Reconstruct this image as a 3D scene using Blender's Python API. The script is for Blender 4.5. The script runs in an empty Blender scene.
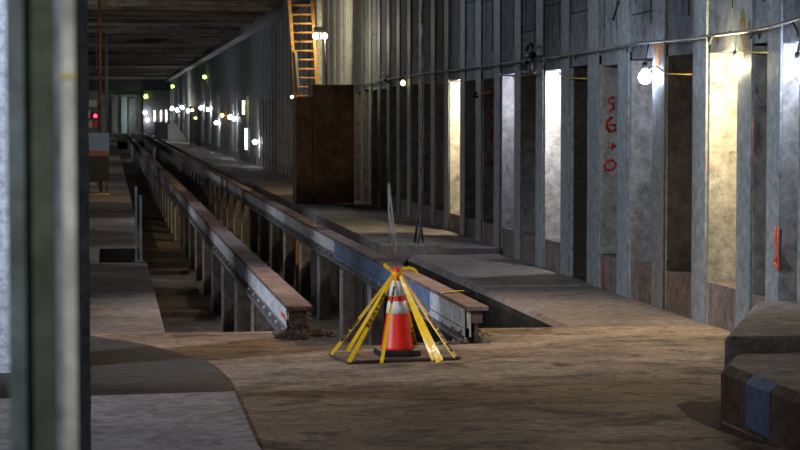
import bpy, math, random
from mathutils import Vector, Matrix, noise
random.seed(7)
SC = bpy.context.scene
COL = SC.collection
F = 2000.0                     # focal length in pixels of the 800 px frame
CAMZ = 1.9
PIT = math.atan(101.5 / F)
YAW = math.atan(0.145 * math.cos(PIT))
FWD = Vector((math.sin(YAW)*math.cos(PIT), math.cos(YAW)*math.cos(PIT), -math.sin(PIT)))
RGT = Vector((math.cos(YAW), -math.sin(YAW), 0))
UPV = RGT.cross(FWD)
CAM = Vector((0, 0, CAMZ))

def ray(u, v): return FWD + RGT*((u-400)/F) + UPV*((225-v)/F)
def pz(u, v, z=0.0):
    d = ray(u, v); return CAM + d*((z-CAMZ)/d.z)
def px(u, v, x):
    d = ray(u, v); return CAM + d*(x/d.x)
def py(u, v, y):
    d = ray(u, v); return CAM + d*(y/d.y)
def g(y): return 0.004*max(0.0, y-30.0)     # the tunnel climbs gently

# ------------------------------------------------------------------ mesh helper
class MB:
    def __init__(s): s.v = []; s.f = []; s.m = []; s.sm = []
    def add(s, vs, fs, mi=0, smooth=False):
        o = len(s.v); s.v += [Vector(p) for p in vs]
        for f in fs: s.f.append([i+o for i in f]); s.m.append(mi); s.sm.append(smooth)
        return s
    def box(s, x0, x1, y0, y1, z0, z1, mi=0):
        vs = [(x0,y0,z0),(x1,y0,z0),(x1,y1,z0),(x0,y1,z0),(x0,y0,z1),(x1,y0,z1),(x1,y1,z1),(x0,y1,z1)]
        return s.add(vs, [(0,3,2,1),(4,5,6,7),(0,1,5,4),(1,2,6,5),(2,3,7,6),(3,0,4,7)], mi)
    def prism(s, pts, z0, z1, mi=0):
        n = len(pts); vs = [(p[0],p[1],z0) for p in pts]+[(p[0],p[1],z1) for p in pts]
        fs = [tuple(range(n-1,-1,-1)), tuple(range(n,2*n))]+[(i,(i+1)%n,n+(i+1)%n,n+i) for i in range(n)]
        return s.add(vs, fs, mi)
    def slabpoly(s, top, th, mi=0):      # polygon of 3-D points extruded by vector th
        n = len(top); th = Vector(th); a = [Vector(p) for p in top]
        vs = a + [p+th for p in a]
        fs = [tuple(range(n-1,-1,-1)), tuple(range(n,2*n))]+[(i,(i+1)%n,n+(i+1)%n,n+i) for i in range(n)]
        return s.add(vs, fs, mi)
    def tube(s, pts, r, n=8, mi=0, cap=True):
        pts = [Vector(p) for p in pts]; rings = []; vs = []; fs = []
        rr = r if isinstance(r, (list, tuple)) else [r]*len(pts)
        for i, p in enumerate(pts):
            t = (pts[min(i+1, len(pts)-1)] - pts[max(i-1, 0)]).normalized()
            a = Vector((0,0,1)) if abs(t.z) < .9 else Vector((0,1,0))
            e1 = t.cross(a).normalized(); e2 = t.cross(e1)
            for k in range(n):
                w = 2*math.pi*k/n; vs.append(p + (e1*math.cos(w)+e2*math.sin(w))*rr[i])
        for i in range(len(pts)-1):
            for k in range(n):
                a = i*n+k; b = i*n+(k+1)%n; fs.append((a, b, b+n, a+n))
        if cap:
            fs.append(tuple(range(n-1,-1,-1))); fs.append(tuple((len(pts)-1)*n+k for k in range(n)))
        return s.add(vs, fs, mi, True)
    def lathe(s, c, prof, n=24, mi=0, axis=None):
        c = Vector(c); vs = []; fs = []
        for (r, z) in prof:
            for k in range(n):
                w = 2*math.pi*k/n; vs.append(c+Vector((r*math.cos(w), r*math.sin(w), z)))
        m = len(prof)
        for i in range(m-1):
            for k in range(n):
                a = i*n+k; b = i*n+(k+1)%n; fs.append((a, b, b+n, a+n))
        fs.append(tuple(range(n-1,-1,-1))); fs.append(tuple((m-1)*n+k for k in range(n)))
        return s.add(vs, fs, mi, True)
    def ball(s, c, r, n=14, m=8, mi=0, sz=1.0):
        prof = [(max(1e-4, r*math.sin(math.pi*i/m)), -r*sz*math.cos(math.pi*i/m)) for i in range(m+1)]
        return s.lathe(c, prof, n, mi)
    def build(s, name, mats, parent=None, origin=None, grade=False, bevel=0.0, local=False):
        if not isinstance(mats, (list, tuple)): mats = [mats]
        vs = s.v
        if grade: vs = [Vector((p.x, p.y, p.z+g(p.y))) for p in vs]
        if parent is not None:
            off = Vector(parent.get('_o', (0,0,0)))
        elif origin is not None: off = Vector(origin)
        else: off = Vector((0,0,0))
        if local: off = Vector((0,0,0)) if parent is not None else off
        me = bpy.data.meshes.new(name)
        me.from_pydata([tuple(p-off) if not local else tuple(p) for p in vs], [], s.f)
        for m in mats: me.materials.append(m)
        for i, p in enumerate(me.polygons): p.material_index = s.m[i]; p.use_smooth = s.sm[i]
        me.update()
        o = bpy.data.objects.new(name, me); COL.objects.link(o)
        if parent is not None:
            o.parent = parent
            if parent.type == 'MESH' and parent.parent is not None: pass
            o['_o'] = tuple(off)
        else:
            o.location = off; o['_o'] = tuple(off)
        if bevel:
            b = o.modifiers.new('bevel', 'BEVEL'); b.width = bevel; b.segments = 2; b.limit_method = 'ANGLE'; b.angle_limit = .7
        return o

def tag(o, label, cat, group=None, kind=None):
    o['label'] = label; o['category'] = cat
    if group: o['group'] = group
    if kind: o['kind'] = kind
    return o
def struct(o, label=None):
    o['kind'] = 'structure'
    if label: o['label'] = label
    return o
def thing(name, label, cat, loc, group=None):
    o = bpy.data.objects.new(name, None); COL.objects.link(o)
    o.empty_display_size = .2
    o.location = loc; o['_o'] = tuple(loc); tag(o, label, cat, group)
    return o
def copy_tree(o, parent=None):
    c = o.copy(); COL.objects.link(c)
    if parent is not None: c.parent = parent
    for ch in [x for x in ALLCH(o)]: copy_tree(ch, c)
    return c
def ALLCH(o): return [x for x in bpy.data.objects if x.parent is o]

# ------------------------------------------------------------------ materials
def newmat(name):
    m = bpy.data.materials.new(name); m.use_nodes = True
    nt = m.node_tree; nt.nodes.clear()
    out = nt.nodes.new('ShaderNodeOutputMaterial'); b = nt.nodes.new('ShaderNodeBsdfPrincipled')
    nt.links.new(b.outputs[0], out.inputs[0]); return m, nt, b
def noise_n(nt, vec, scale, detail=5, rough=.6, dist=0):
    n = nt.nodes.new('ShaderNodeTexNoise'); n.inputs['Scale'].default_value = scale
    n.inputs['Detail'].default_value = detail; n.inputs['Roughness'].default_value = rough
    n.inputs['Distortion'].default_value = dist
    nt.links.new(vec, n.inputs['Vector']); return n.outputs[0]
def mapr(nt, val, a, b, c=0, d=1):
    n = nt.nodes.new('ShaderNodeMapRange'); nt.links.new(val, n.inputs[0])
    for i, x in enumerate((a, b, c, d)): n.inputs[i+1].default_value = x
    return n.outputs[0]
def mix(nt, f, a, b):
    n = nt.nodes.new('ShaderNodeMix'); n.data_type = 'RGBA'
    for s, x in ((n.inputs[0], f), (n.inputs[6], a), (n.inputs[7], b)):
        if isinstance(x, bpy.types.NodeSocket): nt.links.new(x, s)
        elif isinstance(x, (int, float)): s.default_value = x
        else: s.default_value = (*x, 1)
    return n.outputs[2]
def mth(nt, op, a, b=None):
    n = nt.nodes.new('ShaderNodeMath'); n.operation = op
    for s, x in zip(n.inputs, (a, b)):
        if x is None: continue
        if isinstance(x, bpy.types.NodeSocket): nt.links.new(x, s)
        else: s.default_value = x
    return n.outputs[0]
def coords(nt, scale=(1,1,1), world=True):
    if world:
        t = nt.nodes.new('ShaderNodeNewGeometry').outputs['Position']
    else:
        t = nt.nodes.new('ShaderNodeTexCoord').outputs['Object']
    mp = nt.nodes.new('ShaderNodeMapping'); mp.inputs['Scale'].default_value = scale
    nt.links.new(t, mp.inputs[0]); return mp.outputs[0]
def surf(name, c1, c2, c3=None, sc=1.0, rough=.85, stretch=(1,1,1), fine=14, bump=.4, spots=None, c3t=(.55,.72), metal=0.0, spotsc=3.0, spott=(.62,.68), world=True, bdist=.03):
    m, nt, b = newmat(name)
    v = coords(nt, stretch, world); v1 = coords(nt, (1,1,1), world)
    n1 = noise_n(nt, v, sc, 6, .62, .3)
    col = mix(nt, mapr(nt, n1, .34, .68), c1, c2)
    if c3:
        n2 = noise_n(nt, v, sc*2.7, 5, .65, .6)
        col = mix(nt, mapr(nt, n2, *c3t), col, c3)
    nf = noise_n(nt, v1, fine, 6, .7)
    dark = mapr(nt, nf, .32, .68, .55, 1.3)
    mul = nt.nodes.new('ShaderNodeMix'); mul.data_type = 'RGBA'; mul.blend_type = 'MULTIPLY'; mul.inputs[0].default_value = 1
    nt.links.new(col, mul.inputs[6]); nt.links.new(dark, mul.inputs[7]); col = mul.outputs[2]
    if spots:
        ns = noise_n(nt, v1, spotsc, 7, .7, 1.0)
        col = mix(nt, mapr(nt, ns, *spott), col, spots)
    nt.links.new(col, b.inputs['Base Color'])
    b.inputs['Roughness'].default_value = rough; b.inputs['Metallic'].default_value = metal
    b.inputs['Specular IOR Level'].default_value = .12 if rough > .68 else .35
    bp = nt.nodes.new('ShaderNodeBump'); bp.inputs['Strength'].default_value = bump; bp.inputs['Distance'].default_value = bdist
    h = mth(nt, 'ADD', mth(nt, 'MULTIPLY', n1, .6), mth(nt, 'MULTIPLY', nf, .5))
    nt.links.new(h, bp.inputs['Height']); nt.links.new(bp.outputs[0], b.inputs['Normal'])
    return m
def plain(name, c, rough=.6, metal=0.0, spec=None):
    m, nt, b = newmat(name)
    v = coords(nt, (1,1,1), False)
    n = noise_n(nt, v, 25, 4, .6)
    col = mix(nt, mapr(nt, n, .3, .7), tuple(x*.85 for x in c), tuple(min(1, x*1.1) for x in c))
    nt.links.new(col, b.inputs['Base Color'])
    b.inputs['Roughness'].default_value = rough; b.inputs['Metallic'].default_value = metal
    return m
def glow(name, c, strength):
    m, nt, b = newmat(name)
    b.inputs['Base Color'].default_value = (*c, 1); b.inputs['Emission Color'].default_value = (*c, 1)
    b.inputs['Emission Strength'].default_value = strength
    return m

M = {}
M['floor'] = surf('floor concrete', (.17,.128,.10), (.37,.285,.215), (.085,.062,.048), sc=.9, stretch=(.8,1.3,1), rough=.85, bump=.9, fine=13, c3t=(.50,.66), spots=(.075,.055,.042), spotsc=1.0, spott=(.56,.66))
M['slab'] = surf('grey slab concrete', (.27,.265,.285), (.42,.41,.435), (.17,.155,.155), sc=1.6, rough=.75, bump=.4, fine=12)
M['slabdark'] = surf('shadow dark concrete', (.034,.032,.032), (.062,.057,.053), (.022,.02,.02), sc=1.2, rough=.7, bump=.5, fine=12)  # dark tone carries the column shadow on the slab; also the pit end wall
M['plat'] = surf('platform concrete', (.15,.13,.125), (.27,.235,.215), (.085,.07,.06), sc=.5, stretch=(.7,1.2,1), rough=.8, bump=.4, fine=8)
M['shadetone'] = surf('black shade tone', (.022,.02,.019), (.06,.054,.05), (.014,.013,.013), sc=1.5, rough=.9, bump=.5)  # near-black colour put in for shade in the recess and trough
M['pit'] = surf('pit floor dirt', (.09,.075,.06), (.24,.19,.14), (.05,.045,.04), sc=.6, stretch=(.3,1,1), rough=.95, bump=.8, fine=6)
M['wall'] = surf('streaked wall concrete', (.21,.222,.235), (.295,.308,.322), (.125,.12,.118), sc=1.3, stretch=(1,1,.22), rough=.85, bump=.35, fine=7, c3t=(.58,.74), spots=(.10,.07,.05), spotsc=1.6, spott=(.66,.74))
M['jamb'] = surf('rough niche concrete', (.30,.275,.245), (.46,.44,.41), (.14,.11,.08), sc=1.8, stretch=(1,1,.5), rough=.9, bump=.8, fine=9, c3t=(.60,.72), spots=(.07,.055,.04), spotsc=6, spott=(.64,.70))
M['sill'] = surf('brown parapet concrete', (.15,.115,.10), (.26,.21,.19), (.08,.06,.05), sc=1.6, rough=.9, bump=.6, fine=10, spots=(.32,.31,.31), spotsc=3, spott=(.68,.72))
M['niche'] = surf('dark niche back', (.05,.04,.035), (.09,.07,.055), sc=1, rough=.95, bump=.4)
M['col'] = surf('blue grey painted steel', (.215,.245,.255), (.285,.32,.33), (.16,.18,.18), sc=1.5, stretch=(1,1,.15), rough=.6, bump=.25, fine=10, c3t=(.6,.8), spots=(.035,.028,.024), spotsc=2.6, spott=(.67,.70))
M['seam'] = surf('dark seam', (.02,.018,.017), (.06,.05,.045), sc=4, rough=.95)
M['ceil'] = surf('soot stained ceiling', (.14,.13,.118), (.32,.295,.26), (.06,.056,.05), sc=.5, stretch=(.12,.35,1), rough=.9, bump=.5, fine=3, c3t=(.5,.62))
M['rustplate'] = surf('rust brown girder top', (.155,.105,.095), (.27,.205,.19), (.11,.055,.042), sc=1.4, stretch=(1.2,1,1), rough=.9, bump=.7, fine=16, spots=(.50,.48,.46), spotsc=2.3, spott=(.70,.74))
M['whitepaint'] = surf('weathered white paint', (.58,.61,.65), (.76,.79,.84), (.42,.44,.47), sc=1.2, stretch=(1,.6,3), rough=.6, bump=.2, fine=10, spots=(.13,.075,.05), spotsc=4.5, spott=(.68,.71))
M['bluepaint'] = surf('weathered blue paint', (.13,.19,.33), (.19,.26,.42), (.10,.15,.27), sc=1.5, rough=.55, bump=.2, fine=10, spots=(.40,.43,.48), spotsc=7, spott=(.73,.76))
M['kerbblue'] = surf('faded kerb blue', (.09,.15,.30), (.15,.22,.40), (.07,.10,.2), sc=1.5, rough=.7, bump=.4)
M['channel'] = surf('rusty grey channel steel', (.13,.12,.12), (.22,.21,.215), (.10,.06,.045), sc=1.8, rough=.65, bump=.4, fine=12, metal=.2)
M['post'] = surf('stained girder post', (.12,.10,.088), (.22,.185,.165), (.09,.06,.04), sc=1.1, stretch=(1,1,.5), rough=.9, bump=.6, fine=9)
M['flange'] = surf('pale post flange', (.36,.38,.42), (.50,.53,.58), (.20,.18,.18), sc=2, stretch=(1,1,.4), rough=.6, bump=.3, fine=12)
M['orangewood'] = surf('orange stained board', (.38,.17,.05), (.50,.26,.09), sc=2, rough=.8, stretch=(1,1,.3))
M['booth'] = surf('rust brown plywood', (.13,.08,.05), (.25,.16,.10), (.08,.05,.035), sc=1.2, rough=.85, bump=.3, fine=6, stretch=(1,1,.6))
M['ladder'] = surf('orange fibreglass', (.72,.34,.07), (.85,.45,.12), sc=3, rough=.5, bump=.1)
M['alu'] = plain('dull aluminium', (.55,.55,.55), .4, .7)
M['navy'] = plain('navy panel', (.02,.028,.06), .6)
M['black'] = plain('black rubber', (.016,.016,.018), .6)
M['cable'] = plain('cable black', (.03,.03,.032), .6)
M['rustpipe'] = surf('rusty pipe', (.10,.045,.03), (.20,.10,.065), sc=3, rough=.8)
M['conduit'] = surf('conduit galvanised', (.16,.15,.14), (.30,.29,.27), (.07,.06,.05), sc=1.2, rough=.6, metal=.2, stretch=(1,.6,1))
M['cone'] = plain('red orange cone', (.92,.022,.008), .42)
M['reflect'] = plain('reflective collar', (.78,.80,.84), .3)
M['tape'] = plain('yellow barrier tape', (.90,.52,.012), .3)
M['ink'] = plain('black ink', (.02,.015,.01), .5)
M['steelplate'] = surf('brown steel plate', (.085,.06,.05), (.15,.105,.085), (.05,.035,.03), sc=4, rough=.7, bump=.4, fine=20, metal=.2)
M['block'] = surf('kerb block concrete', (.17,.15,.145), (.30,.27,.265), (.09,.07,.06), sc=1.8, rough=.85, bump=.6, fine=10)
M['blockside'] = surf('dark brown kerb side', (.085,.065,.055), (.17,.13,.11), (.05,.04,.035), sc=1.8, rough=.9, bump=.8, fine=10, stretch=(1,1,.6))  # kerb sides darker and browner than the top
M['rubble'] = surf('rubble', (.12,.085,.075), (.26,.21,.185), (.05,.04,.035), sc=12, rough=.95, bump=.8, fine=40)
M['redpaint'] = plain('red spray paint', (.70,.03,.03), .6)
M['orangepaint'] = plain('orange red spray paint', (.70,.10,.04), .6)
M['cream'] = surf('cream painted flange edge', (.56,.52,.42), (.70,.67,.56), (.45,.40,.30), sc=2, stretch=(1,1,.5), rough=.6, bump=.2)
M['olive'] = surf('shade dark olive steel', (.08,.09,.06), (.12,.13,.095), sc=1.5, rough=.8, stretch=(1,1,.3))
M['greygreen'] = surf('grey green steel', (.12,.145,.14), (.19,.215,.21), sc=1.2, rough=.7, stretch=(1,1,.2))
M['slate'] = surf('rough grey column', (.22,.22,.25), (.38,.38,.42), (.08,.08,.09), sc=3, rough=.85, bump=.8, fine=18, stretch=(1,1,.25))
M['pale'] = plain('pale blue painted panel', (.15,.21,.42), .5)
M['palewall'] = surf('pale plaster', (.55,.58,.65), (.70,.73,.80), sc=1, rough=.8)
M['rustband'] = plain('rust band', (.22,.09,.055), .8)
M['darkmetal'] = plain('dark painted metal', (.035,.032,.035), .6)
M['paleitem'] = plain('pale bundle', (.30,.36,.36), .7)
M['pipepale'] = plain('pale green pipe', (.30,.36,.34), .6)
M['endwall'] = surf('far end wall', (.13,.14,.12), (.24,.25,.22), sc=.5, rough=.9)
M['stake'] = plain('weathered wooden stake', (.34,.29,.24), .8)
M['wood'] = plain('yellow cord', (.60,.45,.12), .7)
M['orangesoot'] = surf('rust stained pillar', (.28,.20,.14), (.42,.25,.14), (.45,.17,.06), sc=2.2, stretch=(1,1,.4), rough=.8, c3t=(.5,.62))

# ------------------------------------------------------------------ setting
Y_PIT = pz(163, 333).y                  # slab edge at the left pit
Y_MID = pz(320, 346).y                  # slab edge at the centre pit
Y_R = Y_PIT
YE = 190.0
XL0, XL1 = 1.55, 1.74                   # left girder
XR0, XR1 = 3.12, 3.28                   # right girder
XP = .485                               # left platform edge
XQ = 4.20                               # right platform edge
PZ = -1.13
def yseg(a, b, n):
    return [(a+(b-a)*i/n, a+(b-a)*(i+1)/n) for i in range(n)]

b = MB()
b.box(-8, 7.0, -6, Y_MID, -.6, 0)
b.box(-8, XL0+.02, Y_MID, Y_PIT, -.6, 0); b.box(XR1-.02, 7.0, Y_MID, Y_PIT, -.6, 0)
struct(b.build('floor', M['floor']))
b = MB()
for a, c in yseg(Y_MID-.3, YE, 20): b.box(-.2, 5.0, a, c, PZ-.3, PZ)
struct(b.build('floor_pit', M['pit'], grade=True))
# walls of the pits
b = MB()
b.box(XL0-1.2, XR1+1.0, Y_MID-.5, Y_MID-.2, PZ, -.6)
struct(b.build('wall_pit_end', M['slabdark']))
# left platform in four lengths with joints
ys = [Y_PIT]+[pz(120, v_).y for v_ in (289.5, 264, 236, 214, 193, 178, 163, 152, 142)]+[YE]
holeA, holeB = pz(103, 262).y, pz(103, 248).y
b = MB()
zz = 0
for i in range(len(ys)-1):
    a, c = ys[i]+.03, ys[i+1]-.03
    z = [0, .0, -.012, 0, .015, -.01, .01, 0, .02, 0][i]
    b.box(-8, XP-.01, a-.07, a+.01, PZ-.2, z-.06)
    if a < holeA < c or a < holeB < c:
        a2 = max(a, holeA); c2 = min(c, holeB)
        if a2 > a: b.box(-8, XP, a, a2, PZ-.2, z)
        b.box(-8, -.17, a2, c2, PZ-.2, z); b.box(-.19, XP, a2, c2, PZ-.2, -.34, 1); b.box(-.172, -.165, a2, c2, -.34, -.01, 1); b.box(-.17, XP, c2-.012, c2-.005, -.34, -.012, 1)  # recess lining coloured black to hold its shade
        if c2 < c: b.box(-8, XP, c2, c, PZ-.2, z)
    else: b.box(-8, XP, a, c, PZ-.2, z)
struct(b.build('floor_left_platform', [M['plat'], M['shadetone']], grade=True, bevel=.015))
# right platform : near bench, next bench, far raised strip
YJ = pz(473, 287.3).y
YK = pz(400, 256).y
b = MB()
def bench(y0, y1, x0, z1, ch=.05):
    pts = [(x0+ch, z1), (5.62, z1), (5.62, PZ-.2), (x0, PZ-.2), (x0, z1-ch)]
    vs = [(p[0], y0, p[1]) for p in pts]+[(p[0], y1, p[1]) for p in pts]
    n = 5
    b.add(vs, [tuple(range(n)), tuple(range(2*n-1, n-1, -1))]+[(i, n+i, n+(i+1)%n, (i+1)%n) for i in (0,1,2,4)])
    b.add(vs, [(3, n+3, n+4, 4)], 1)  # trough side of the bench, its shade put into the colour
bench(Y_R, YJ-.03, XQ, 0.0); bench(YJ+.03, YK, XQ, .015, .07)
for a, c in yseg(YK, YE, 22):
    b.box(3.85, 4.75, a, c-.02, PZ-.2, .155); b.box(4.75, 5.62, a, c-.02, PZ-.2, .10)
struct(b.build('floor_right_platform', [M['plat'], M['shadetone']], grade=True))

# right wall: niches between pillars
LE = [782,753,709,667,631,601,571,545,522,502,483,466,450]
RE = [798,768,738,692,652,617,587,561,536,515,494,476,461]
XW = 5.6; XB = 6.15
def wy(u): return px(u, 200, XW).y
opens = [(wy(r), wy(l)) for l, r in zip(LE, RE)]
door_i = 6
pitch = opens[-1][1]-opens[-2][1]
pitch = 1.42
y = opens[-1][1]
far = []
while y < YE-3:
    y += pitch; far.append((y-.88, y))
allop = opens + far
# two niches in front of the frame's right edge
near = [(opens[0][0]-1.42*k, opens[0][0]-1.42*k+.85) for k in (8,7,6,5,4,3,2)]+[(opens[0][0]-1.0, opens[0][0]-.55)]
allop = near + allop
b = MB()
ZT = 2.58; ZS = .40; CE = 5.62
prev = -6.0
for i, (a, c) in enumerate(allop):
    b.box(XW, XB, prev, a, PZ, ZT, 1)
    isdoor = abs(a-opens[door_i][0]) < .01
    wide = (a-opens[1][0] < .01 and a-opens[0][0] > .01)
    zs = 0 if isdoor else ZS
    if isdoor: b.box(XW+.02, XB, a+.02, c-.01, 0, .02, 3); b.box(XW+.03, XB, c-.012, c, 0, ZT, 3)  # dark lining paints the doorway's shade on floor and jamb
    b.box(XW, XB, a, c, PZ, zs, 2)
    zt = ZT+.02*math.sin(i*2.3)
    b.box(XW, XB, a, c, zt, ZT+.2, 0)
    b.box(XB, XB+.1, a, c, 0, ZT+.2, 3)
    prev = c
b.box(XW, XB, prev, YE, PZ, ZT, 1)
for a, c in yseg(-6, YE, 60): b.box(XW+.001, XB-.01, a, c, ZT+.1, CE+.5, 0)
struct(b.build('wall_right', [M['wall'], M['jamb'], M['sill'], M['niche']], grade=True))

# upper-wall seams and shallow panels
b = MB(); rr = random.Random(3)
for i, (a, c) in enumerate(allop):
    if a > 110: break
    w = rr.choice([.012,.02,.03])
    yy = a+rr.uniform(.05,.2); b.box(XW-.004, XW+.01, yy, yy+w, 2.95, CE)
    if rr.random() < .75:
        yy = c-rr.uniform(.05,.25); b.box(XW-.004, XW+.01, yy, yy+w*.6, 2.9+rr.random()*.6, CE)
    if rr.random() < .45:
        zz = rr.uniform(3.0, 4.0); b.box(XW-.004, XW+.01, a, c, zz, zz+.012)
struct(b.build('trim_1', M['seam'], grade=True))
# bands above the niche heads (shallow raised concrete lintel)
# ---- steel wall columns, one thing each
cm = MB()
W = .44
cm.box(-.02, 0, -W/2, W/2, 0, CE)                # face plate
cm.box(-.022, -.02, -W/2, -W/2+.03, 0, CE)
proto = cm.build('steel_column', M['col'], origin=(0,0,0), local=True)
mods = proto.modifiers.new('bevel','BEVEL'); mods.width=.008; mods.segments=1
names = ['beside the cool-lit niche at the picture edge', 'between the narrow dark niche and the bulb in the corner niche',
 'with yellow stained flank right of the bright yellow niche', 'left of the bright yellow niche',
 'glaring white under the big bare bulb', 'right of the tall niche with red scrawls', 'left of the tall niche with red scrawls',
 'left of the floor-deep doorway', 'left of the white-lit niche', 'between the white-lit niche side and the lilac one',
 'left of the pale lilac-lit niche', 'left of the niche crossed by an orange cord', 'right of the narrow overexposed niche']
cols = []
gaps = []
for i in range(len(allop)-1): gaps.append((allop[i][1], allop[i+1][0]))
nn = len(near)
used = False
for k, (a, c) in enumerate(gaps):
    yc = (a+c)/2; w = c-a
    j = k-(nn-1)-1            # 0: between opens[0] and opens[1]
    if k < nn-1: continue
    o = proto if not used else proto.copy()
    if used: COL.objects.link(o)
    used = True
    o.location = (XW, yc, g(yc)); o.scale = (1, min(1.0, (w-.02)/W) if w < .5 else 1.0+(w-.55)*.5, 1)
    if yc > opens[-1][1]:
        if yc < 44:
            tag(o, 'thin pale-edged steel column in the unlit stretch before the brown booth', 'column', 'unlit wall columns before the booth')
        else:
            tag(o, 'narrow steel column in the distant wall row past the brown booth', 'column', 'distant wall columns past the booth')
    else:
        tag(o, 'blue-grey steel wall column ' + names[min(max(j+1,0), len(names)-1)], 'column', 'steel columns of the near right wall')
    cols.append(o)
# the column below the rust streak: own material copy
def col_mat(idx, mat):
    o = cols[idx]; o.data = o.data.copy(); o.data.materials[0] = mat

# ceiling
b = MB()
for a, c in yseg(-6, YE, 30): b.box(-8, 7, a, c, CE, CE+.3)
struct(b.build('ceiling', M['ceil'], grade=True))
b = MB(); yy = 4.0; rr = random.Random(11)
while yy < YE:
    d = rr.choice([.10,.16,.26]); wdt = rr.choice([.5,.9,1.4])
    b.box(-8, XW-.1, yy, yy+wdt, CE-d, CE); yy += wdt+rr.choice([1.0,2.2,3.4])
struct(b.build('ceiling_ribs', M['ceil'], grade=True))
b = MB()
for a, c in yseg(-6, YE, 30): b.box(XW-.45, XW, a, c, CE-.42, CE); 
struct(b.build('trim_2', M['darkmetal'], grade=True))
# left outer wall behind the column row, end wall
b = MB()
for a, c in yseg(12, YE, 20): b.box(-8.2, -8, a, c, 0, CE+.3)
struct(b.build('wall_left', M['palewall'], grade=True))
b = MB()
b.box(-8, 7, YE, YE+.3, PZ, 7.5, 0)
struct(b.build('wall_back', M['endwall'], grade=True))
b = MB()
# portal frame: dark header and pale bays on the end wall
b.box(-2, 7, YE-1.2, YE, 4.35, 6.0, 1)
b.box(3.1, 5.6, YE-1.6, YE, PZ, 4.4, 1)
for k, x in enumerate((0.15, 1.05, 1.75, 2.6)): b.box(x, x+[.5,.55,.6,.5][k], YE-.25, YE, .3, 3.6+.15*(k%2), [0,2,0,0][k])
b.box(-.2, 3.2, YE-.4, YE, 3.75, 3.95, 0); b.box(-.2, 3.2, YE-4, YE, -.4, .35, 0)
struct(b.build('trim_3', [M['endwall'], M['darkmetal'], M['paleitem']], grade=True))

# ------------------------------------------------------------------ girders
def girder(name, label, x0, x1, yend, side_parts, posts_y0):
    t = thing(name, label, 'girder', (x0, yend, .0))
    W_ = x1-x0
    m = MB()
    for a, c in yseg(yend-.15, YE, 24): m.box(x0-.005, x1+.03, a, c, .245, .28)
    for a, c in yseg(yend, YE, 24): m.box(x0+.03, x1, a, c, .12, .245)
    m.build('top_plate', M['rustplate'], t, grade=True)
    for (a, c, mat, lab) in side_parts:
        m = MB(); n = max(1, int((c-a)/8))
        for p, q in yseg(a, c, n):
            m.box(x0, x0+.01, p, q, (0.0 if mat == 'bluepaint' else (.0 if lab else .055)) if 'bare' not in str(lab) else .07, .243)
        o = m.build('side_plate', M[mat], t, grade=True)
        if lab: o['label'] = lab
    m = MB()
    for a, c in yseg(yend+.1, YE, 24):
        m.box(x0+.012, x0+.04, a, c, -.05, .075); m.box(x0-.012, x0+.06, a, c, -.065, -.05); m.box(x0-.006, x0+.05, a, c, .068, .078)
    m.build('lower_channel', M['channel'], t, grade=True)
    m = MB(); y = yend+.45; k = 0
    bolt = None
    while y < 70 and k < 60:
        o = MB().lathe((0,0,0), [(.024,-.012),(.024,.006),(.014,.016)], 6).build('bolt', M['flange'], t, local=True) if bolt is None else bolt.copy()
        if bolt is None: bolt = o; o.rotation_euler = (0, -math.pi/2, 0)
        else: COL.objects.link(o)
        o.location = Vector((x0+.006, y, .01+g(y)))-Vector(t['_o']); y += .76; k += 1
    y = posts_y0; k = 0; post = None; fl = None
    while y < YE-4:
        if post is None:
            mm = MB(); mm.box(0, W_, 0, .10, 0, 1.10)
            post = mm.build('post', M['post'], t, local=True)
            fm = MB(); fm.box(-.03, 0, -.03, .13, 0, 1.10); fm.box(0, .05, -.035, -.005, .98, 1.06)
            fl = fm.build('post_flange', M['flange'], post, local=True)
            p, q = post, fl
        else:
            p = post.copy(); COL.objects.link(p); q = fl.copy(); COL.objects.link(q); q.parent = p
        p.location = Vector((x0+.06, y, PZ+.02+g(y)))-Vector(t['_o'])
        p['_k'] = k
        y += 3.05; k += 1
    # inner web (a thin plate under the top, keeps it one member)
    m = MB()
    for a, c in yseg(yend+.1, YE, 24): m.box(x1-.05, x1-.02, a, c, -.05, .13)
    m.build('web_plate', M['channel'], t, grade=True)
    return t
ylg = pz(285, 336.5).y; yrg = pz(465, 338).y+.12
yblue0 = px(430, 280, XR0).y; yblue1 = px(334, 240, XR0).y
p0 = px(253, 300, XL0+.05).y
gl = girder('track_girder', 'rusty low girder with white painted side, left of the two, ending in rubble', XL0, XL1, ylg,
       [(ylg-.1, px(197,220,XL0).y, 'whitepaint', None), (px(197,220,XL0).y+.06, px(170,180,XL0).y, 'whitepaint', None), (px(170,180,XL0).y+.05, YE, 'channel', 'side plate bare of white paint')], p0)
p1 = px(342, 300, XR0+.05).y
# blue section measured on the top edge of the plate
gr = girder('track_girder', 'rusty low girder with a blue painted patch behind the cone, right of the two', XR0, XR1, yrg,
       [(yrg-.05, yblue0, 'whitepaint', 'white painted end plate'), (yblue0, yblue1, 'bluepaint', 'blue painted side plate'), (yblue1, px(286,215,XR0).y, 'whitepaint', None),
        (px(286,215,XR0).y+.1, px(256,200,XR0).y, 'whitepaint', None), (px(256,200,XR0).y+.12, px(205,175,XR0).y, 'whitepaint', None), (px(205,175,XR0).y+.1, YE, 'channel', 'side plate bare of white paint')], p1-3.05)
m = MB(); e = XR0
m.slabpoly([(XR0,yrg-.05,.245),(XR0+.05,yrg-.05,.245),(XR0+.05,yrg-.05,.0),(XR0,yrg-.05,.0)], (0,.03,0))
m.slabpoly([(XR0+.001,yrg-.05,.08),(XR0+.001,yrg+1.3,.08),(XR0+.001,yrg+1.0,.0),(XR0+.001,yrg-.05,.0)], (.03,0,0))
m.build('end_plate', M['whitepaint'], gr)
m = MB(); pa, pb = px(283, 260, XR0+.05), px(299, 260, XR0+.05)
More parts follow.
